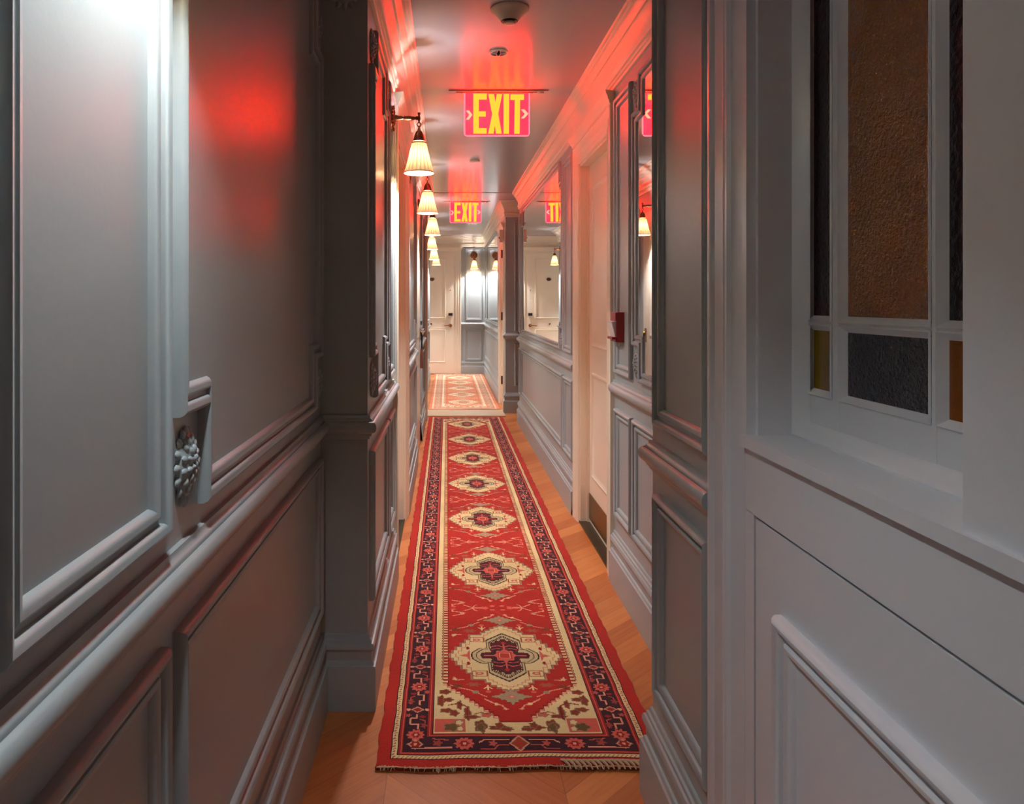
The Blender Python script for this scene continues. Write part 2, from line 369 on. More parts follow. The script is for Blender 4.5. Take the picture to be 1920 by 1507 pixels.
# ---------------------------------------------------------------- mirrors set in the panels
def wall_mirror(X, poly, label, ys, group='wall mirrors in moulded frames'):
    e = empty('wall_mirror', (X, ys, 1.5)); tag(e, label, 'mirror', group)
    wm = wallmap('R', 0); P = [(s-ys, z-1.5) for s, z in poly]
    fb = MB(); frame(fb, wm, P, PM); fb.build('frame', M_gray, e)
    inner = offs(P, .04 if sum(P[i][0]*P[(i+1) % len(P)][1]-P[(i+1) % len(P)][0]*P[i][1] for i in range(len(P))) > 0 else -.04, True)
    bm = bmesh.new(); a = [bm.verts.new(wm(q.x, q.y, .003)) for q in inner]; b = [bm.verts.new(wm(q.x, q.y, .0005)) for q in inner]
    bm.faces.new(a); bm.faces.new(b[::-1])
    for i in range(len(a)): bm.faces.new((a[i], a[(i+1) % len(a)], b[(i+1) % len(a)], b[i]))
    for q_ in bm.faces: q_.normal_update()
    bmesh.ops.triangulate(bm, faces=[f for f in bm.faces if len(f.verts) > 4]); bmesh.ops.recalc_face_normals(bm, faces=bm.faces)
    me = bpy.data.meshes.new('mirror_glass'); bm.to_mesh(me); bm.free(); me.materials.append(M_mirror)
    o = bpy.data.objects.new('mirror_glass', me); COL.objects.link(o); o.parent = e
wall_mirror(XR2, notched(2.03, 2.995, ZB, ZT), 'nearest wall mirror on the right, cut off by the grey corner, reflecting one lit sconce', 2.5)
wall_mirror(XR2, notched(4.83, 7.50, ZB, 2.18), 'large wall mirror on the right beyond the pink lit doorway, reflecting half an exit sign', 6.1)
wall_mirror(XR4, rect(9.45, 12.7, ZB, 2.18), 'farthest wall mirror on the right beside the end wall, reflecting the end sconce', 11.0)

# ---------------------------------------------------------------- doors
CAS = [(0, 0), (0, .020), (.004, .024), (.012, .025), (.018, .020), (.024, .018), (.050, .016), (.054, .020), (.060, .016), (.085, .013), (.089, .017), (.095, .013), (.108, .011), (.112, .006), (.112, 0)]
def casing(mb, side, X, y0, y1, zt, wd=.112, prof=CAS):
    k = wd/.112; P = [(y0-wd, 0), (y0-wd, zt+wd), (y1+wd, zt+wd), (y1+wd, 0)]
    # clockwise path -> the opening lies to its right
    wm = wallmap(side, X); m = len(prof); n = 4; v = []; f = []
    for d, h in prof:
        for q in offs(P, -d*k, False): v.append(wm(q.x, q.y, h))
    for j in range(m-1):
        for i in range(n-1): f.append((j*n+i, j*n+i+1, (j+1)*n+i+1, (j+1)*n+i))
    mb.add(v, f)
def cap(mb, side, X, y0, y1, z):
    wm = wallmap(side, X)
    pr = [(.020, z), (.026, z+.004), (.028, z+.014), (.034, z+.020), (.036, z+.030), (.044, z+.040), (.048, z+.050), (.048, z+.056), (0, z+.058), (0, z)]
    v = []; f = []; n = len(pr)
    for s, e in ((y0, -1), (y1, 1)):
        for h, zz in pr: v.append(wm(s+e*max(0, h-.02), zz, h))
    for i in range(n): f.append((i, (i+1) % n, n+(i+1) % n, n+i))
    f.append(tuple(range(n))); f.append(tuple(range(n, 2*n))); mb.add(v, f)
DP = [(0, 0), (.004, .008), (.012, .010), (.020, .004), (.026, .002), (.030, -.0)]
def side_door(name, side, X, y0, y1, Xleaf, zt):
    e = struct(empty(name, (0, 0, 0)))
    cm = MB(); casing(cm, side, X, y0, y1, zt); cap(cm, side, X, y0-.112, y1+.112, zt+.112); cm.build('door_casing', M_cream, e)
    sg = 1 if side == 'R' else -1; jm = MB()
    a, b = sorted((X, Xleaf+sg*.04))
    jm.box(a, b, y0-.001, y0+.014, 0, zt); jm.box(a, b, y1-.014, y1+.001, 0, zt); jm.box(a, b, y0, y1, zt-.014, zt+.001)
    a, b = sorted((Xleaf-sg*.012, Xleaf+sg*.0)); jm.box(a, b, y0+.014, y0+.028, 0, zt); jm.box(a, b, y1-.028, y1-.014, 0, zt-.014); jm.build('door_jamb', M_cream, e)
    lf = MB(); a, b = sorted((Xleaf, Xleaf+sg*.035)); lf.box(a, b, y0+.017, y1-.017, .012, zt-.017)
    wm = wallmap(side, Xleaf); frame(lf, wm, rect(y0+.12, y1-.12, 1.0, zt-.14), DP); frame(lf, wm, rect(y0+.12, y1-.12, .28, .86), DP); lf.build('door_leaf', M_cream, e)
    kp = MB(); a, b = sorted((Xleaf, Xleaf-sg*.003)); kp.box(a, b, y0+.03, y1-.03, .03, .175); kp.build('kick_plate', M_kick, e)
    th = MB(); a, b = sorted((X-sg*.005, Xleaf+sg*.035)); th.box(a, b, y0, y1, 0, .010); th.build('threshold', M_darkwood, e)
    return e
side_door('door_1', 'R', XR2, 3.47, 4.24, .805, DZ)
side_door('door_2', 'L', XL2, 3.50, 4.27, -.300, DZ)
# far right doorway with its hinges
d3 = struct(empty('door_3', (0, 0, 0)))
cm = MB(); casing(cm, 'R', XR4, 8.56, 9.20, 2.02, .075); cap(cm, 'R', XR4, 8.49, 9.27, 2.095); cm.build('door_casing', M_cream, d3)
jm = MB(); jm.box(XR4, .74, 9.186, 9.201, 0, 2.02); jm.box(XR4, .74, 8.559, 8.574, 0, 2.02); jm.box(XR4, .74, 8.56, 9.2, 2.006, 2.02); jm.build('door_jamb', M_cream, d3)
lf = MB(); lf.box(.70, .735, 8.576, 9.184, .01, 2.004); frame(lf, wallmap('R', .70), rect(8.66, 9.10, 1.0, 1.9), DP); frame(lf, wallmap('R', .70), rect(8.66, 9.10, .25, .86), DP); lf.build('door_leaf', M_cream, d3)
for z in (1.84, 1.075, .29):
    hb = MB(); hb.tube([(.672, 9.18, z-.05), (.672, 9.18, z+.05)], .006, 8); hb.box(.672, .695, 9.181, 9.186, z-.05, z+.05); hb.build('hinge', M_hinge, d3)
# plain door in the boxed-out part of the left wall
d4 = struct(empty('door_4', (0, 0, 0)))
lf = MB(); lf.box(-.242, -.238, 5.80, 6.62, .01, 2.03); frame(lf, wallmap('L', -.238), rect(5.88, 6.42, .95, 1.95), [(d, h*.3) for d, h in DP]); lf.build('door_leaf', M_cream, d4)
hd = MB(); hd.box(-.238, -.233, 6.52, 6.56, .90, 1.02); hd.lathe([(0, 0), (.012, 0), (.009, .006), (.014, .010), (.012, .018), (0, .019)], 14, (-.233, 6.54, .98), 'x'); hd.build('door_knob', M_brass, d4, True)
cbm = MB(); cbm.box(XL2, -.205, 7.895, 7.905, 0, 2.2); cbm.box(XL2, -.213, 7.90, 8.02, 0, 2.2); cbm.box(-.29, -.213, 8.0, 8.03, 0, 2.2); struct(cbm.build('trim_6', M_cream))
tb = empty('leather_tassel', (-.223, 6.54, .95)); tag(tb, 'brown leather tassel hanging from a left wall door knob, doubled in the nearest right mirror', 'tassel')
q = MB(); q.tube([(0, 0, .03), (.004, 0, -.02), (.002, 0, -.11)], .007, 8); q.build('loop', M_dark, tb); q = MB(); q.tube([(.002, 0, -.11), (.003, 0, -.28)], [.009, .013], 10); q.build('strap', M_leather, tb)
# end door
d5 = struct(empty('door_5', (0, YE, 0)))
cm = MB()
P5 = CAS
wm5 = wallmap('F', 0); v = []; f = []
P = [(-.80, 0), (-.80, 2.20), (.245, 2.20), (.245, 0)]
for d, h in P5:
    for q_ in offs(P, -d, False): v.append(wm5(q_.x, q_.y, h+.01))
for j in range(len(P5)-1):
    for i in range(3): f.append((j*4+i, j*4+i+1, (j+1)*4+i+1, (j+1)*4+i))
cm.add(v, f); cap(cm, 'F', -.01, -.80, .245, 2.145); cm.build('door_casing', M_cream, d5)
lf = MB(); lf.box(-.69, .133, -.016, 0, .01, 2.09); wmL = wallmap('F', -.016)
frame(lf, wmL, rect(-.56, -.02, .96, 2.0), DP); frame(lf, wmL, rect(-.56, -.02, .20, .775), DP)
arc = [(-.56+.54*k/12, .80-.012*math.sin(PI*k/12)) for k in range(13)]
lf.tube([(s, -.018, z) for s, z in arc], .006, 6); lf.tube([(-.56, -.018, .945), (-.02, -.018, .945)], .005, 6); lf.build('door_leaf', M_cream, d5)
pq = MB()
v = []; f = []
for k in range(32):
    a = 2*PI*k/32; v.append((-.26+.036*math.cos(a), -.019, 1.642+.024*math.sin(a)))
v2 = [(x, -.0165, z) for x, y, z in v]; v += v2; f = [tuple(range(32))]+[(k, (k+1) % 32, 32+(k+1) % 32, 32+k) for k in range(32)]
pq.add(v, f); plq = pq.build('number_plaque', M_dark, d5)
rq = MB(); rq.tube([(-.26+.038*math.cos(2*PI*k/24), -.021, 1.642+.026*math.sin(2*PI*k/24)) for k in range(25)], .004, 6); rq.build('rim', M_brass, plq)
rq = MB(); rq.tube([(-.27+.012*math.cos(t), -.020, 1.642+.008*math.sin(t)) for t in [0, 1, 2, 3, 4, 5, 6.2]], .003, 5); rq.tube([(-.246, -.020, 1.652), (-.246, -.020, 1.632)], .003, 5); rq.build('numerals', M_brass, plq)
pk = MB(); pk.lathe([(0, -.024), (.008, -.022), (.009, -.016)], 14, (.062, 0, 1.453), 'y'); pk.build('peephole', M_brass, d5)
lk = MB(); lk.box(.026, .098, -.042, -.016, 1.012, 1.058); lk.build('key_reader', M_dark, d5)
hn = MB(); hn.lathe([(0, -.028), (.026, -.026), (.028, -.016)], 24, (.062, 0, .843), 'y'); hn.tube([(.062, -.026, .843), (.062, -.062, .843)], .010, 10); hn.tube([(.062, -.058, .843), (.0, -.060, .841), (-.048, -.056, .838)], [.011, .008, .007], 10); hn.build('lever_handle', M_brass, d5, True)
kb = MB(); kb.lathe([(0, -.050), (.012, -.048), (.016, -.038), (.012, -.028), (.006, -.024), (.010, -.016)], 16, (-.273, 0, .870), 'y'); kb.build('door_knob', M_brass, d5, True)
# stone strip between the rugs
st = MB(); st.box(-.235, .64, 8.12, 8.60, 0, .012); struct(st.build('trim_7', M_stone))
# small box by the far doorway
bx = empty('wall_box', (XR4-.026, 8.51, 2.0)); tag(bx, 'small pale box mounted high beside the farthest right doorway', 'wall box')
q = MB(); q.box(-.035, 0, -.04, .04, -.07, .07); q.build('housing', M_plug, bx); q = MB(); q.lathe([(0, -.045), (.010, -.044), (.012, -.035)], 12, (0, 0, -.02), 'x'); q.build('sensor', M_dark, bx)

# ---------------------------------------------------------------- window unit with coloured glass, right foreground
W1 = struct(empty('window_1', (0, 0, 0)))
XW = .500
CP = [(0, 0), (0, .016), (.006, .021), (.018, .022), (.026, .020), (.034, .0165), (.040, .019), (.050, .0165), (.056, .019), (.066, .0165), (.072, .0185), (.082, .0165), (.086, .022), (.094, .024), (.100, .020), (.104, .024), (.112, .024), (.118, .018), (.140, .016), (.169, .015), (.169, 0)]
v = []; f = []
for z in (0, 2.3):
    for d, h in CP: v.append((XR-h, 1.437-d, z))
n = len(CP)
for i in range(n-1): f.append((i, i+1, n+i+1, n+i))
MB().add(v, f).build('casing', M_white, W1)
bd = MB(); bd.box(XW+.003, XR, .2, .728, 1.02, 2.3); bd.box(XW+.003, XR, -1.3, .2, 1.02, 2.3); bd.build('near_jamb', M_white, W1)
bd = MB(); bd.box(XR, .605, 1.248, 1.262, 1.02, 2.2); bd.box(XW+.004, XR+.001, 1.257, 1.275, 1.02, 2.2); bd.box(XR, .60, .724, .735, 1.02, 2.2); bd.build('jamb_lining', M_white, W1)
v = [(XW-.006, -1.3), (XW-.006, 1.262), (XR, 1.262), (XR, 1.25), (.60, 1.25), (.60, .73), (XR+.01, .73), (XR+.01, -1.3)]
prism('ledge', v, 1.008, 1.027, M_white, W1)
bd = MB(); bd.box(XW+.006, XR, -1.3, 1.268, .899, 1.008); bd.build('apron', M_white, W1)
bd = MB(); bd.box(XW+.008, XR, -1.3, 1.228, .02, .893); bd.box(XW+.006, XR, 1.231, 1.268, .02, .90); frame(bd, wallmap('R', XW+.008), rect(-1.2, 1.135, .2, .775), [(d*1.1, h*1.0) for d, h in PM]); bd.build('lower_panel', M_white, W1)
# sash
XS = .595
sf = MB()
frame(sf, wallmap('R', XS), rect(.735, 1.249, 1.027, 2.2), [(0, 0), (0, .018), (.004, .020), (.010, .016), (.020, .004), (.026, 0)])
Yp = [(.833, .896), (.9277, 1.1226), (1.164, 1.227)]; Zp = [(1.109, 1.204), (1.228, 1.985)]
BD = .011
ys = [.735]+[y for a, b in Yp for y in (a-BD, b+BD)]+[1.249]
for i in range(0, len(ys), 2): sf.box(XS, XS+.022, ys[i], ys[i+1], 1.027, 2.2)
zs = [1.027]+[z for a, b in Zp for z in (a-BD, b+BD)]+[2.2]
for i in range(0, len(zs), 2): sf.box(XS+.0004, XS+.0216, .74, 1.245, zs[i], zs[i+1])
for a, b in Yp:
    for c, d in Zp: frame(sf, wallmap('R', XS), rect(a-BD, b+BD, c-BD, d+BD), [(0, .0006), (.002, .003), (.004, .000), (.006, -.002), (.008, -.005), (BD, -.008)])
sf.build('sash', M_white, W1)
GM = {(2, 0): M_olive, (2, 1): M_maroong, (1, 0): M_violet, (1, 1): M_amber, (0, 0): M_brownglass, (0, 1): M_navyg}
GL = {(2, 0): 'olive yellow glass', (2, 1): 'dark maroon glass', (1, 0): 'dark violet hammered glass', (1, 1): 'tall amber hammered glass', (0, 0): 'brown glass', (0, 1): 'near black navy glass'}
for i, (a, b) in enumerate(Yp):
    for j, (c, d) in enumerate(Zp):
        g = MB(); g.box(XS+.008, XS+.012, a-.004, b+.004, c-.004, d+.004); o = g.build('glass_pane', GM[(i, j)], W1); o['label'] = GL[(i, j)]

# ---------------------------------------------------------------- sconces
def make_sconce():
    r = empty('wall_sconce', (0, 0, 0))
    p = MB(); p.lathe([(0, .020), (.012, .020), (.018, .014), (.030, .012), (.036, .015), (.044, .010), (.052, .009), (.058, .005), (.060, 0)], 32, (0, 0, 0), 'x')
    for k in range(20):
        a = 2*PI*k/20; p.blob((.010, .050*math.cos(a), .050*math.sin(a)), (.006, .006, .006), n=6, m=4)
        if k % 2 == 0: p.blob((.014, .026*math.cos(a), .026*math.sin(a)), (.005, .005, .007), n=6, m=4)
    p.build('wall_plate', M_copper, r, True)
    a = MB(); a.lathe([(.014, .012), (.016, .02), (.011, .034), (.010, .046), (.006, .055), (.010, .058), (.010, .062), (.011, .075), (.008, .095), (.006, .108), (.009, .110), (.009, .116), (.005, .120)], 16, (0, 0, 0), 'x'); a.build('arm', M_copper, r, True)
    h = MB(); h.lathe([(0, .026), (.006, .024), (.0065, .018), (.004, .012), (.006, .004), (.007, -.004), (.004, -.014), (.003, -.020), (0, -.020)], 12, (.1225, 0, 0))
    h.tube([(.1225+.0085*math.cos(t), 0, -.028+.0085*math.sin(t)) for t in [2*PI*k/16 for k in range(17)]], .0022, 6); h.build('hook', M_copper, r, True)
    c = MB(); c.lathe([(0, -.036), (.003, -.040), (.006, -.052), (.014, -.060), (.020, -.072), (.023, -.086), (.028, -.102), (.026, -.104)], 24, (.1225, 0, 0)); c.build('cap', M_copper, r, True)
    # pleated fabric shade
    n = 144; v = []; f = []
    prof = [(.031, -.108), (.038, -.140), (.046, -.175), (.055, -.210), (.0645, -.241)]
    for q, (rr, z) in enumerate(prof):
        for k in range(n):
            t = 2*PI*k/n; w_ = 1+.05*(abs(math.cos(t*10))-.5); v.append((.1225+rr*w_*math.cos(t), rr*w_*math.sin(t), z))
    for i in range(4):
        for k in range(n): f.append((i*n+k, i*n+(k+1) % n, (i+1)*n+(k+1) % n, (i+1)*n+k))
    sh = obj('shade', v, f, M_shade, r, True)
    t = MB(); t.lathe([(.0635, -.2375), (.0660, -.2375), (.0668, -.2425), (.0645, -.2425), (.0635, -.2375)], 48, (.1225, 0, 0)); t.build('trim', M_trimband, sh, True); t = MB(); t.lathe([(.030, -.106), (.034, -.107), (.034, -.112), (.030, -.112)], 32, (.1225, 0, 0)); t.build('collar', M_trimband, sh, True)
    b = MB(); b.blob((.1225, 0, -.150), (.012, .012, .030), n=14, m=8); b.build('bulb', M_bulb, r, True)
    return r
def bulb_light(parent, e=1.0, col=(1, .95, .97)):
    l = bpy.data.lights.new('bulb_light', 'POINT'); l.energy = BULB*e; l.color = col; l.shadow_soft_size = .026
    o = bpy.data.objects.new('bulb_light', l); COL.objects.link(o); o.location = (.1225, 0, -.166); o.parent = parent
proto = make_sconce()
def copy_tree(o, parent=None):
    c = o.copy(); COL.objects.link(c)
    if parent is not None: c.parent = parent
    for ch in list(o.children): copy_tree(ch, c)
    return c
SG = 'brass sconces with pleated cream shades'
sp = [(XL2, 3.28, 2.057, 0, 'nearest hanging sconce on the left wall, largest pleated shade, beside the first exit sign'),
      (XL2, 4.69, 2.049, 0, 'second hanging pleated sconce on the left, just past the first left doorway'),
      (-.242, 6.20, 2.048, 0, 'third hanging pleated sconce on the left, level with the far exit sign'),
      (-.29, 8.30, 2.076, 0, 'fourth hanging pleated sconce on the left, its shade just under the third'),
      (-.29, 9.75, 2.045, 0, 'fifth hanging pleated sconce on the left, a white glow in front of the end door'),
      (-.29, 11.60, 2.068, 0, 'smallest and lowest looking pleated sconce of the left row, nearest the end door'),
      (.470, YE, 2.060, -PI/2, 'sconce facing the camera on the end wall, right of the cream door'),
      (-.80, 11.95, 2.05, PI/2, 'added unseen sconce round the far corner, put there to light the cream end door'),  # extra lamp out of view, added to brighten the end door
      (XL, .84, 2.057, 0, 'sconce above the nearest left wall panel, just out of the picture')]
roots = [proto]+[copy_tree(proto) for _ in sp[1:]]
for (x, y, z, rz, lab), o in zip(sp, roots):
    o.location = (x, y, z); o.rotation_euler = (0, 0, rz); tag(o, lab, 'wall lamp', SG); bulb_light(o, *((.38, (.84, .92, 1)) if y < 1 else ((1.2,) if y > 8 else (1.0,))))

# ---------------------------------------------------------------- exit signs
K = .361e-3
def P2(pts): return [((x-892)*K, -(y-185)*K) for x, y in pts]
LET = {'E': [[(540, 215), (740, 215), (740, 300), (622, 300), (622, 480), (725, 480), (725, 555), (622, 555), (622, 730), (738, 730), (738, 810), (540, 810)]],
       'X': [[(765, 222), (850, 222), (869, 345), (890, 222), (970, 222), (912, 515), (963, 810), (880, 810), (862, 690), (842, 810), (762, 810), (822, 515)]],
       'I': [[(992, 220), (1077, 220), (1072, 812), (992, 812)]],
       'T': [[(1095, 225), (1298, 225), (1298, 305), (1240, 305), (1232, 812), (1152, 812), (1160, 305), (1095, 305)]]}
ARW = [[(430, 465), (475, 465), (525, 530), (475, 600), (430, 600), (482, 530)], [(1255, 450), (1305, 450), (1362, 515), (1300, 582), (1255, 582), (1312, 515)]]
def ext(poly, y0, y1, name, m, parent):
    bm = bmesh.new(); a = [bm.verts.new((x, y0, z)) for x, z in poly]; b = [bm.verts.new((x, y1, z)) for x, z in poly]; n = len(poly)
    bm.faces.new(a); bm.faces.new(b[::-1])
    for i in range(n): bm.faces.new((a[i], a[(i+1) % n], b[(i+1) % n], b[i]))
    for q_ in bm.faces: q_.normal_update()
    bmesh.ops.triangulate(bm, faces=[f for f in bm.faces if len(f.verts) > 4]); bmesh.ops.recalc_face_normals(bm, faces=bm.faces)
    me = bpy.data.meshes.new(name); bm.to_mesh(me); bm.free(); me.materials.append(m)
    o = bpy.data.objects.new(name, me); COL.objects.link(o); o.parent = parent; return o
def make_sign():
    r = empty('exit_sign', (0, 0, 0))
    w0, w1, z0, z1 = (410-892)*K, (1376-892)*K, -(842-185)*K, -.004
    q = MB(); q.box(w0+.003, w1-.003, -.004, .004, z0+.003, z1); pn = q.build('acrylic_panel', M_panel, r)
    P = [(w0, z1), (w0, z0+.012), (w0+.004, z0+.004), (w0+.012, z0), (w1-.012, z0), (w1-.004, z0+.004), (w1, z0+.012), (w1, z1)]
    q = MB(); q.tube([(x, 0, z) for x, z in P], .0042, 8); q.build('glowing_edge', M_edge, pn)
    for ch in 'EXIT': 
        for pl in LET[ch]: ext(P2(pl), -.006, .006, 'letter', M_letter, pn)
    for pl in ARW: ext(P2(pl), -.0055, .0055, 'arrow', M_arrow, pn)
    q = MB(); q.box(w0-.085, w1+.105, -.028, .028, -.003, .0); q.box(w0-.02, w1+.02, -.010, .010, -.008, -.003); q.build('ceiling_plate', M_ceil, r)
    for xx in (w0-.045, w0-.012, w1+.02, w1+.055): q = MB(); q.box(xx, xx+.024, -.012, .006, -.009, -.003); q.build('mounting_clip', M_plug, r)
    return r
sg1 = make_sign(); sg1.location = (.270, 4.04, ZC-.004); tag(sg1, 'nearer and larger red EXIT sign hanging from the corridor ceiling', 'exit sign', 'red EXIT signs with arrows')
sg2 = copy_tree(sg1); sg2.location = (.210, 8.44, ZC-.006); tag(sg2, 'farther and smaller red EXIT sign hanging from the corridor ceiling', 'exit sign', 'red EXIT signs with arrows')

# ---------------------------------------------------------------- ceiling devices
sd = empty('smoke_detector', (.243, 2.90, ZC)); tag(sd, 'round cream smoke detector on the ceiling, nearest the camera', 'smoke detector')
q = MB(); q.lathe([(0, -.001), (.074, -.001), (.076, -.006), (.072, -.012), (.060, -.018), (.056, -.022), (.050, -.028), (.046, -.034), (.036, -.046), (.033, -.050)], 40); q.build('base', M_plug, sd, True)
q = MB(); q.lathe([(.031, -.048), (.030, -.053), (0, -.053)], 32); q.build('vent_ring', M_dark, sd)
q = MB(); q.lathe([(0, -.052), (.021, -.052), (.023, -.056), (.021, -.061), (.012, -.063), (0, -.063)], 32); q.build('sensor_cap', M_plug, sd, True)
sk = empty('ceiling_sprinkler', (.235, 3.40, ZC)); tag(sk, 'small round ceiling device with four segments just before the nearer exit sign', 'sprinkler')
q = MB(); q.lathe([(0, 0), (.042, 0), (.044, -.003), (.042, -.007), (.037, -.008)], 40); q.build('escutcheon', M_plug, sk, True)
q = MB()
for k in range(4):
    a0 = PI/2*k+.15; pts = [(.036*math.cos(a0+t*(PI/2-.3)/4), .036*math.sin(a0+t*(PI/2-.3)/4)) for t in range(5)]; m_ = a0+(PI/2-.3)/2
    P = pts+[(.012*math.cos(m_), .012*math.sin(m_))]; q.tube([(x, y, -.009) for x, y in P+[P[0]]], .002, 5)
q.build('segment', M_redl, sk)
s3 = MB(); s3.lathe([(0, 0), (.040, 0), (.041, -.004), (.036, -.010), (0, -.011)], 32); o = s3.build('ceiling_cover', M_plug, None, True); o.location = (.224, 6.02, ZC); tag(o, 'small flat round cover on the ceiling between the two exit signs', 'ceiling cover')

# ---------------------------------------------------------------- fire alarm pull station
fa = empty('fire_alarm_box', (XR2, 3.235, 1.14)); tag(fa, 'red fire alarm pull box with white handle on the right wall panel', 'fire alarm')
q = MB(); q.box(-.030, 0, -.055, .055, -.062, .066); q.box(-.036, -.030, -.050, .050, .030, .064); q.box(-.036, -.03, -.050, .050, -.060, -.045); q.build('box', M_red, fa)
q = MB()
for v_, f_ in (([(-.031, -.045, .028), (-.031, .045, .028), (-.031, -.045, -.042), (-.031, .045, -.042), (-.052, -.045, .024), (-.052, .045, .024), (-.036, -.045, -.040), (-.036, .045, -.040)], [(0, 1, 5, 4), (4, 5, 7, 6), (2, 6, 7, 3), (0, 4, 6, 2), (1, 3, 7, 5)]),): q.add(v_, f_)
q.build('pull_handle', M_redl, fa)
q = MB(); q.box(-.050, -.030, -.045, .045, -.050, -.040); q.build('lip', M_red, fa)
q = MB(); q.tube([(-.012, -.03, -.062), (-.012, -.03, -.080)], .008, 8); q.build('conduit', M_plug, fa)

# ---------------------------------------------------------------- rugs
class Cv:
    def __init__(s, W, H, du, dv, base):
        s.u = np.arange(-W/2+du/2, W/2, du); s.v = np.arange(dv/2, H, dv); s.W = W; s.H = H; s.du = du; s.dv = dv
        s.im = np.empty((len(s.v), len(s.u), 3), np.float32); s.im[:] = base
    def win(s, u0, u1, v0, v1):
        a, b = np.searchsorted(s.u, (u0, u1)); c, d = np.searchsorted(s.v, (v0, v1)); return a, b, c, d
    def poly(s, pts, col, mu=False):
        pts = [tuple(p) for p in pts]
        us = [p[0] for p in pts]; vs = [p[1] for p in pts]; a, b, c, d = s.win(min(us), max(us), min(vs), max(vs))
        if a < b and c < d:
            U, V = np.meshgrid(s.u[a:b], s.v[c:d]); ins = np.zeros(U.shape, bool); n = len(pts)
            for i in range(n):
                x0, y0 = pts[i]; x1, y1 = pts[(i+1) % n]
                if y0 == y1: continue
                ins ^= ((y0 > V) != (y1 > V)) & (U < (x1-x0)*(V-y0)/(y1-y0)+x0)
            s.im[c:d, a:b][ins] = col
        if mu: s.poly([(-x, y) for x, y in pts], col)
    def line(s, pts, w_, col, mu=False):
        for (x0, y0), (x1, y1) in zip(pts[:-1], pts[1:]):
            a, b, c, d = s.win(min(x0, x1)-w_, max(x0, x1)+w_, min(y0, y1)-w_, max(y0, y1)+w_)
            if a < b and c < d:
                U, V = np.meshgrid(s.u[a:b], s.v[c:d]); dx, dy = x1-x0, y1-y0; L2 = dx*dx+dy*dy+1e-12
                t = np.clip(((U-x0)*dx+(V-y0)*dy)/L2, 0, 1); s.im[c:d, a:b][(U-x0-t*dx)**2+(V-y0-t*dy)**2 < (w_/2)**2] = col
        if mu: s.line([(-x, y) for x, y in pts], w_, col)
    def ell(s, cu, cv, ru, rv, col, mu=False, lob=0, amp=.18):
        a, b, c, d = s.win(cu-ru*1.3, cu+ru*1.3, cv-rv*1.3, cv+rv*1.3)
        if a < b and c < d:
            U, V = np.meshgrid(s.u[a:b], s.v[c:d]); x = (U-cu)/ru; y = (V-cv)/rv; r = np.hypot(x, y); lim = 1+amp*np.cos(lob*np.arctan2(y, x)) if lob else 1
            s.im[c:d, a:b][r < lim] = col
        if mu: s.ell(-cu, cv, ru, rv, col, False, lob, amp)
    def rect(s, u0, u1, v0, v1, col, mu=False): s.poly([(u0, v0), (u1, v0), (u1, v1), (u0, v1)], col, mu)
def sym4(q, cv, s=1.0, su=1.0):
    """quadrant outline (from the v-tip to the u-tip) -> full closed outline"""
    q = [(a*s*su, b*s) for a, b in q]
    return [(a, cv+b) for a, b in q]+[(a, cv-b) for a, b in q[::-1]]+[(-a, cv-b) for a, b in q]+[(-a, cv+b) for a, b in q[::-1]]
OUT = [(.010, .232), (.010, .224), (.026, .224), (.026, .212), (.042, .212), (.042, .198), (.058, .198), (.058, .180), (.074, .180), (.074, .160), (.116, .160), (.116, .118), (.132, .118), (.132, .092), (.148, .092), (.148, .064), (.164, .064), (.164, .036), (.176, .036), (.176, .014), (.184, .014)]
MID = [(.002, .172), (.058, .120), (.060, .110), (.060, .056), (.084, .054), (.092, .046), (.112, .022), (.114, .0)]
INN = [(.008, .126), (.014, .112), (.026, .116), (.030, .102), (.046, .096), (.048, .080), (.044, .060), (.050, .044), (.046, .024), (.078, .020), (.084, 0)]
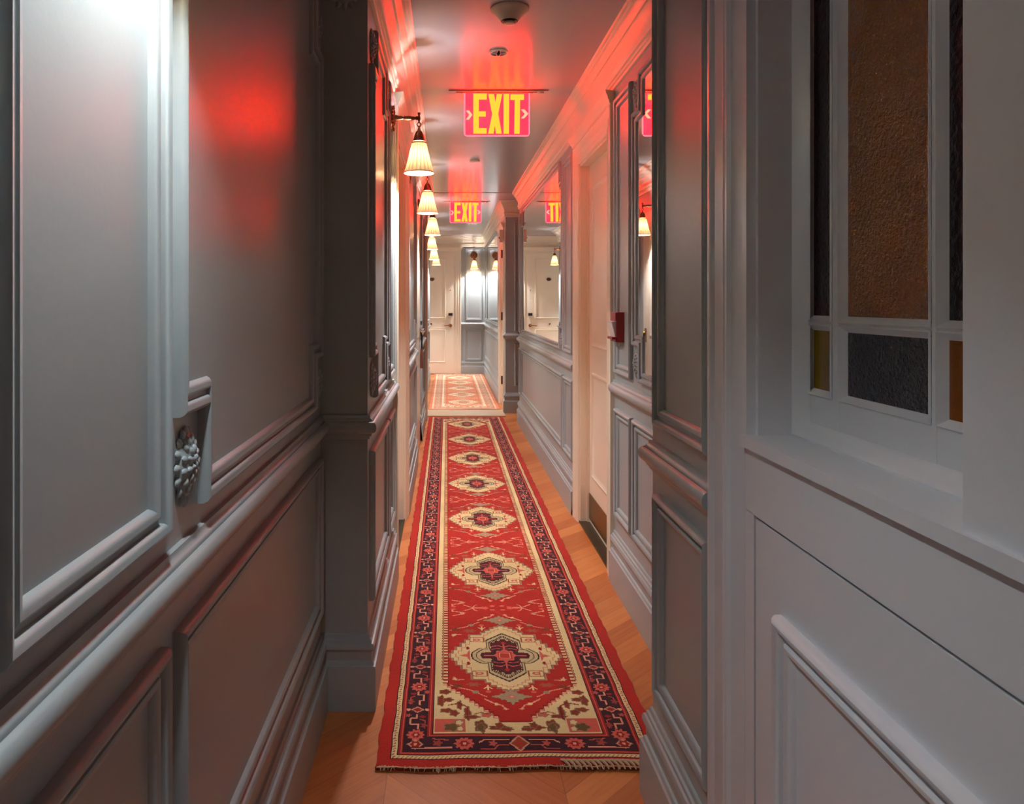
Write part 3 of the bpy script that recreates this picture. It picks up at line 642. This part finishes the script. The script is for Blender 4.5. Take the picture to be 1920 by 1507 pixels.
def rug_art(W, H, du, dv, pal, cents, small=False):
    RED, CR, PK, MR, NV, SG_, OL, DK, LP = (np.array(lin(pal[k])) for k in ('red', 'cream', 'pink', 'maroon', 'navy', 'sage', 'olive', 'dark', 'lpink'))
    c = Cv(W, H, du, dv, RED); hw = W/2
    e0, g, mb_ = .038, .015, .100
    # nested bands: red edge, speckled guard, main border, thin line
    def band(d, col): c.rect(-hw+d, hw-d, d, H-d, col)
    band(e0-.002, DK); band(e0, CR); band(e0+g, DK); band(e0+g+.003, RED*.75+MR*.25); band(e0+g+.010, PK); band(e0+g+.013, RED*.75+MR*.25); band(e0+g+.017, DK); band(e0+g+.019, NV)
    d2 = e0+g+mb_
    band(d2-.019, DK); band(d2-.017, RED*.7+MR*.3); band(d2-.013, PK); band(d2-.010, RED*.7+MR*.3); band(d2-.004, DK); band(d2-.001, CR)
    # speckle on the guard
    for k in range(int((H-2*e0)/.012)):
        vv = e0+.006+k*.012
        for sgn in (-1, 1): c.line([(sgn*(hw-e0-.004), vv), (sgn*(hw-e0-.010), vv+.005)], .0034, PK*.6+DK*.4)
    for k in range(int((W-2*e0)/.012)):
        uu = -hw+e0+.006+k*.012
        for vv in (e0+.004, H-e0-.010): c.line([(uu, vv), (uu+.005, vv+.006)], .0034, PK*.6+DK*.4)
    # field
    fi = hw-d2; f0 = d2; f1 = H-d2
    ci = fi-.026
    c.rect(-ci, ci, f0, f1, RED)
    # crenellated edge of the field
    k = 0; vv = f0+.26
    while vv < f1-.26:
        for sgn in (-1, 1):
            a, b = sorted((sgn*ci, sgn*(ci-.016))); c.rect(a-.0025, b+.0025, vv-.0025, vv+.0125, DK*.5+RED*.5); c.rect(a, b, vv, vv+.010, CR)
            c.line([(sgn*(ci+.003), vv-.010), (sgn*(ci+.003), vv-.002)], .003, DK*.5+RED*.5)
        vv += .022
    # ends: cream spandrels with a stepped edge
    for end in (0, 1):
        def T(p): return [(a, (f0+b if end == 0 else f1-b)) for a, b in p]
        steps = [(ci, .275)]; x = ci; y = .275; n = 12
        for i in range(n):
            x -= (ci-.05)/n; steps.append((x, y)); y -= .205/n; steps.append((x, y))
        top = [(fi, .30), (ci, .30)]+steps
        sp_ = top+[(.045, .055), (-.045, .055)]+[(-a, b) for a, b in top[::-1]]+[(-fi, 0), (fi, 0)]
        c.poly(T(sp_), CR)
        for sgn in (-1, 1):
            c.line(T([(sgn*a, b+.006) for a, b in steps]), .0032, DK*.6+RED*.4); c.line(T([(sgn*a, b-.007) for a, b in steps]), .0032, PK)
        c.line(T([(-.05, .060), (.05, .060)]), .0032, DK*.6+RED*.4)
        B = RED*.45+OL*.35
        c.rect(*([.150, fi-.004]+sorted(T([(0, .004), (0, .075)])[i][1] for i in (0, 1))), PK, True)
        for (a, b, ru, rv, cl) in ((.19, .030, .020, .018, OL), (.168, .055, .010, .012, CR), (.165, .022, .008, .010, CR), (.105, .035, .016, .030, B), (.105, .030, .009, .020, OL), (.05, .028, .030, .010, B), (.05, .040, .010, .014, B), (.03, .020, .016, .008, B),
                                     (.142, .105, .008, .035, B), (.165, .150, .006, .022, B), (.130, .085, .022, .008, B), (.205, .120, .018, .010, B), (.222, .175, .010, .028, B), (.200, .180, .014, .010, B), (.210, .225, .016, .012, B), (.085, .095, .014, .009, PK), (.182, .105, .012, .014, B)):
            if a < fi-.005: 
                p = T([(a, b)])[0]; c.ell(p[0], p[1], ru+.003, rv+.003, DK*.5+CR*.3, True, 5, .15); c.ell(p[0], p[1], ru, rv, cl, True, 5, .15)
        c.line(T([(.142, .07), (.142, .14), (.165, .16), (.20, .15)]), .005, DK*.6+RED*.4, True); c.line(T([(.12, .10), (.10, .11), (.08, .10)]), .004, B, True)
    # medallions
    for cv in cents:
        for s, col in ((1.075, SG_*.5+PK*.4), (1.045, DK*.5+CR*.3), (1.02, CR)):
            c.poly(sym4([(a*s+.0, b*s) for a, b in OUT], cv), col)
        c.line(sym4([(a*.93, b*.93) for a, b in OUT], cv), .0030, PK*.7+CR*.2)
        for a, b in ((.095, .125),):
            for sg_ in (1, -1):
                P = [(a-.026, cv+sg_*b-.018), (a+.020, cv+sg_*b-.018), (a+.028, cv+sg_*b), (a+.020, cv+sg_*b+.018), (a-.026, cv+sg_*b+.018), (a-.026, cv+sg_*b-.018)]
                c.line(P, .0036, OL*.6+PK*.4, True); c.ell(a, cv+sg_*b, .014, .010, PK, True); c.ell(a, cv+sg_*b, .006, .004, CR, True)
        c.poly([(.122, cv-.030), (.130, cv-.014), (.160, cv), (.130, cv+.014), (.122, cv+.030), (.122, cv)], PK, True); c.poly([(.122, cv-.045), (.132, cv-.020), (.132, cv+.020), (.122, cv+.045)], PK, True)
        for sg_ in (1, -1): c.ell(.130, cv+sg_*.055, .006, .012, RED*.7, True)
        for s, col in ((1.05, DK), (1.0, SG_*.45+CR*.55)): c.poly(sym4([(a*s, b*s) for a, b in MID], cv), col)
        for kk in range(8):
            t = kk/7; 
            for sg_ in (1, -1): c.line([(.006+.046*t, cv+sg_*(.155-.050*t)), (.004+.042*t, cv+sg_*(.140-.046*t))], .004, DK*.7+OL*.3, True)
        c.line(sym4([(a*.88, b*.88) for a, b in MID], cv), .0030, DK)
        for s, col in ((1.04, DK), (1.0, MR)): c.poly(sym4([(a*s, b*s) for a, b in INN], cv), col)
        c.ell(0, cv, .050, .085, NV, False, 8, .12)
        for sg_ in (1, -1):
            c.line([(0, cv+sg_*.030), (0, cv+sg_*.100)], .008, PK); c.line([(0, cv+sg_*.065), (.020, cv+sg_*.078), (.042, cv+sg_*.070)], .005, PK, True); c.line([(.006, cv+sg_*.050), (.026, cv+sg_*.054), (.044, cv+sg_*.046)], .005, PK*.8, True)
            c.ell(0, cv+sg_*.100, .008, .010, RED)
        c.line([(.03, cv), (.072, cv)], .007, PK, True)
        c.ell(0, cv, .036, .044, PK, False, 8, .10); c.poly([(-.024, cv-.026), (.024, cv-.026), (.024, cv+.026), (-.024, cv+.026)], RED*.8+PK*.2); c.line([(-.018, cv-.020), (.018, cv-.020), (.018, cv+.020), (-.018, cv+.020), (-.018, cv-.020)], .003, LP)
    # stars and sprays between them
    def star(cv):
        q = [(0, .040), (.010, .030), (.014, .018), (.028, .020), (.030, .010), (.058, .004), (.058, 0)]; q2 = [(.002, .046), (.008, .030), (.018, .032), (.020, .018), (.034, .020), (.036, .010), (.064, .003)]
        c.poly(sym4(q2, cv, 1.08), OL*.4+RED*.6); c.poly(sym4(q2, cv), SG_); c.ell(0, cv, .014, .012, PK*.6+SG_*.4); c.ell(0, cv, .005, .004, LP)
    n = len(cents)
    for i in range(n):
        for sg_ in (-1, 1):
            vv = cents[i]+sg_*.292
            if (i == 0 and sg_ < 0) or (i == n-1 and sg_ > 0): vv = cents[i]+sg_*.275
            star(vv)
            vs = lambda o: cents[i]+sg_*o
            c.line([(.192, vs(.205)), (.165, vs(.222)), (.130, vs(.235)), (.110, vs(.252)), (.080, vs(.275))], .0042, LP, True); c.ell(.170, vs(.212), .018, .010, OL*.6+RED*.3, True, 6); c.ell(.112, vs(.248), .011, .010, SG_*.9, True)
            c.line([(.085, vs(.290)), (.060, vs(.312)), (.035, vs(.325)), (.024, vs(.345))], .0055, LP, True); c.ell(.052, vs(.318), .007, .007, CR, True, 5); c.ell(.024, vs(.345), .007, .006, LP, True, 4)
            c.line([(.072, vs(.205)), (.072, vs(.235))], .0045, CR, True); c.line([(.060, vs(.226)), (.072, vs(.214)), (.084, vs(.226))], .0045, CR, True); c.ell(.072, vs(.246), .009, .008, PK, True)
            c.ell(.118, vs(.200), .020, .012, OL*.5+PK*.5, True, 6, .3); c.line([(.182, vs(.150)), (.172, vs(.172)), (.150, vs(.168))], .004, LP, True); c.ell(.178, vs(.165), .008, .007, CR, True, 5, .3)
            if 0 <= i+sg_ < n:
                c.line([(.182, vs(.335)), (.140, vs(.350)), (.145, vs(.368)), (.185, vs(.378)), (.178, vs(.400))], .0048, LP, True); c.line([(.045, vs(.410)), (.100, vs(.410)), (.135, vs(.385))], .0045, LP, True)
                c.ell(.142, vs(.360), .011, .009, LP*.7+OL*.3, True, 5, .3); c.ell(.178, vs(.400), .010, .008, PK, True, 5, .3); c.ell(.05, vs(.408), .012, .008, PK, True, 5, .2); c.line([(.10, vs(.412)), (.092, vs(.390)), (.082, vs(.384))], .004, LP, True); c.ell(.020, vs(.395), .010, .005, LP*.6+RED*.4, True)
    # main border: rosettes and angular vine
    bc = hw-e0-g-mb_/2
    def ros(u, v, s=1.0):
        c.ell(u, v, .0265*s, .0265*s, DK, False, 10, .10); c.ell(u, v, .024*s, .024*s, PK, False, 10, .14); c.ell(u, v, .012*s, .012*s, RED*.6+MR*.3, False, 6, .2); c.ell(u, v, .005*s, .005*s, LP)
    def vine(P, w_=.0052, col=None): c.line(P, w_+.002, DK); c.line(P, w_, LP*.75+PK*.25 if col is None else col)
    step = .132; nb = int((H-2*(e0+g)-.12)//step); st0 = (H-nb*step)/2
    for sgn in (-1, 1):
        for k in range(nb+1):
            v0 = st0+k*step; u0 = sgn*bc
            if k % 2 == 0: ros(u0, v0)
            else:
                c.poly([(u0-.022, v0), (u0, v0-.018), (u0+.022, v0), (u0, v0+.018)], LP*.8); c.poly([(u0-.015, v0), (u0, v0-.012), (u0+.015, v0), (u0, v0+.012)], RED*.7); c.ell(u0-.028, v0, .006, .007, LP); c.ell(u0+.028, v0, .006, .007, LP)
            if k < nb:
                q = 1 if k % 2 == 0 else -1
                vine([(u0-.006*sgn, v0+.028), (u0-.006*sgn, v0+.052), (u0+.018*q*sgn, v0+.052), (u0+.018*q*sgn, v0+.084), (u0, v0+.084), (u0, v0+.104)])
                vine([(u0-.024*q*sgn, v0+.034), (u0-.024*q*sgn, v0+.070), (u0-.010*q*sgn, v0+.078)], .004, PK); c.ell(u0-.022*q*sgn, v0+.046, .009, .012, MR+PK*.35, False, 5, .3); c.ell(u0+.026*q*sgn, v0+.100, .008, .008, PK*.8, False, 5, .3); c.ell(u0-.016*q*sgn, v0+.092, .010, .006, RED*.8)
    for v0, q in ((e0+g+mb_/2, 1), (H-e0-g-mb_/2, -1)):
        for sgn in (-1, 1):
            ros(sgn*.155, v0, 1.08); c.poly([(sgn*(bc)-.024, v0), (sgn*bc, v0-.024), (sgn*bc+.024, v0), (sgn*bc, v0+.024)], LP*.8); c.ell(sgn*bc, v0, .014, .014, RED*.7, False, 6); c.ell(sgn*bc, v0, .005, .005, LP)
            vine([(sgn*.03, v0+.018*q), (sgn*.098, v0+.018*q), (sgn*.112, v0+.005*q)]); vine([(sgn*.03, v0-.006*q), (sgn*.06, v0-.006*q), (sgn*.07, v0-.024*q), (sgn*.11, v0-.026*q)], .004, PK)
            vine([(sgn*.19, v0-.016*q), (sgn*.30, v0-.018*q)]); vine([(sgn*.20, v0+.018*q), (sgn*.245, v0+.024*q)], .004, PK); c.ell(sgn*.075, v0, .010, .012, PK*.8, False, 5, .3); c.ell(sgn*.23, v0+.004, .012, .012, MR+PK*.4, False, 5, .3); c.ell(sgn*.205, v0+.002, .008, .010, NV)
        c.poly([(-.030, v0), (0, v0-.040), (.030, v0), (0, v0+.040)], LP*.8); c.poly([(-.023, v0), (0, v0-.032), (.023, v0), (0, v0+.032)], OL*.5+RED*.5); c.ell(0, v0, .008, .010, RED)
    # dye lots: abrash bands and knot to knot variation
    im = c.im; nv = len(c.v); ab = 1+.06*np.sin(c.v*7.3)+.05*np.sin(c.v*19+1)
    im *= ab[:, None, None].astype(np.float32); im *= (1+.10*(rng.random(im.shape[:2])[:, :, None]-.5)).astype(np.float32)
    return c
def rug(name, x0, y0, art, th, label, lift=0.0, far=False):
    c = art; nu, nv = len(c.u), len(c.v)
    ue = np.linspace(-c.W/2, c.W/2, nu+1); ve = np.linspace(0, c.H, nv+1)
    U, V = np.meshgrid(ue, ve); Z = np.full(U.shape, th, np.float32)
    Z += (.0014*np.sin(V*5+U*3)+.001*np.sin(V*23+U*9)).astype(np.float32)
    if lift: Z += (lift*np.exp(-V/.05)*(.55+.45*np.cos(U*13+1.2))).astype(np.float32)
    edge = .0022*np.sin(V*31)+.0015*np.sin(V*77); U2 = U+edge*(np.abs(U)/(c.W/2))**8
    V2 = V+(.004*np.sin(U*9+.6)+.002*np.sin(U*31))*np.exp(-V/.08)
    nT = U.size
    co = np.stack([U2+x0+c.W/2, V2+y0, Z], -1).reshape(-1, 3)
    # skirt down to the floor
    idx = np.arange(nT).reshape(nv+1, nu+1)
    ring = np.concatenate([idx[0, :-1], idx[:-1, -1], idx[-1, :0:-1], idx[:0:-1, 0]])
    low = co[ring].copy(); low[:, 2] = np.where(low[:, 1] < y0+.02, low[:, 2]-.006, .0008) if lift else .0008
    low[:, 2] = np.maximum(low[:, 2]*0+.0012, .0012)
    co = np.concatenate([co, low]); m = len(ring)
    a = idx[:-1, :-1].ravel(); q = np.stack([a, a+1, a+nu+2, a+nu+1], -1)
    li = nT+np.arange(m); sk_ = np.stack([ring, li, np.roll(li, -1), np.roll(ring, -1)], -1)
    fc = np.concatenate([q, sk_]); me = bpy.data.meshes.new(name)
    me.vertices.add(len(co)); me.vertices.foreach_set('co', co.astype(np.float32).ravel())
    me.loops.add(fc.size); me.loops.foreach_set('vertex_index', fc.astype(np.int32).ravel())
    me.polygons.add(len(fc)); me.polygons.foreach_set('loop_start', np.arange(0, fc.size, 4, dtype=np.int32))
    me.update(calc_edges=True); me.materials.append(M_rug)
    at = me.color_attributes.new('dye', 'FLOAT_COLOR', 'CORNER')
    cols = np.ones((len(fc), 4, 4), np.float32); cols[:len(q), :, :3] = c.im.reshape(-1, 1, 3); cols[len(q):, :, :3] = np.array(lin((120, 40, 28)))
    at.data.foreach_set('color', cols.ravel())
    o = bpy.data.objects.new(name, me); COL.objects.link(o); tag(o, label, 'rug', 'oriental runner rugs'); return o
pal1 = dict(red=(176, 36, 24), cream=(222, 198, 142), pink=(206, 92, 76), maroon=(84, 20, 28), navy=(58, 22, 32), sage=(160, 140, 108), olive=(104, 78, 34), dark=(46, 22, 22), lpink=(226, 160, 128))
RY0 = 1.992; RH = 6.10; RX0 = -.192; RW = .792
cents = [2.616-RY0+.827*i for i in range(7)]
art1 = rug_art(RW, RH, .003, .0036, pal1, cents)
r1 = rug('runner_rug', RX0, RY0, art1, .011, 'long red runner rug with seven cream medallions on the wooden floor')
pal2 = dict(red=(214, 130, 92), cream=(236, 214, 180), pink=(222, 160, 130), maroon=(196, 134, 100), navy=(188, 156, 126), sage=(205, 180, 140), olive=(160, 120, 70), dark=(168, 120, 90), lpink=(240, 206, 180))
H2 = 4.22
art2 = rug_art(.83, H2, .006, .008, pal2, [.62+.7437*i for i in range(5)])
r2 = rug('runner_rug', -.212, 8.645, art2, .010, 'faded salmon runner rug at the far end before the cream door')
# cotton fringe at the near end of the red rug
fr = MB(); n = 120
edge_y = lambda x: RY0+.004*math.sin((x-RX0-RW/2)*9+.6)+.002*math.sin((x-RX0-RW/2)*31)
fr.tube([(RX0+.004+(RW-.008)*k/n, edge_y(RX0+RW*k/n)-.001+random.uniform(-.001, .001), .0105+random.uniform(-.001, .001)) for k in range(n+1)], [random.uniform(.0012, .0024) for _ in range(n+1)], 6)
for k in range(90):
    x = RX0+.01+random.random()*(RW-.02); y = edge_y(x); dx = random.uniform(-.006, .006)
    fr.tube([(x, y+.003, .0125), (x+dx*.5, y-.003, .010), (x+dx, y-random.uniform(.004, .009), random.uniform(.002, .006))], .0009, 4)
for k in range(16):                       # knotted warp ends showing at the right corner
    x = RX0+.50+k*.0145; y = edge_y(x)
    fr.tube([(x, y+.022, .0135), (x+.008, y+.012, .018), (x+.018, y+.002, .0135), (x+.022, y-.008, .007)], [.0026, .0042, .0036, .0020], 6)
fr.build('fringe', M_fringe, r1)
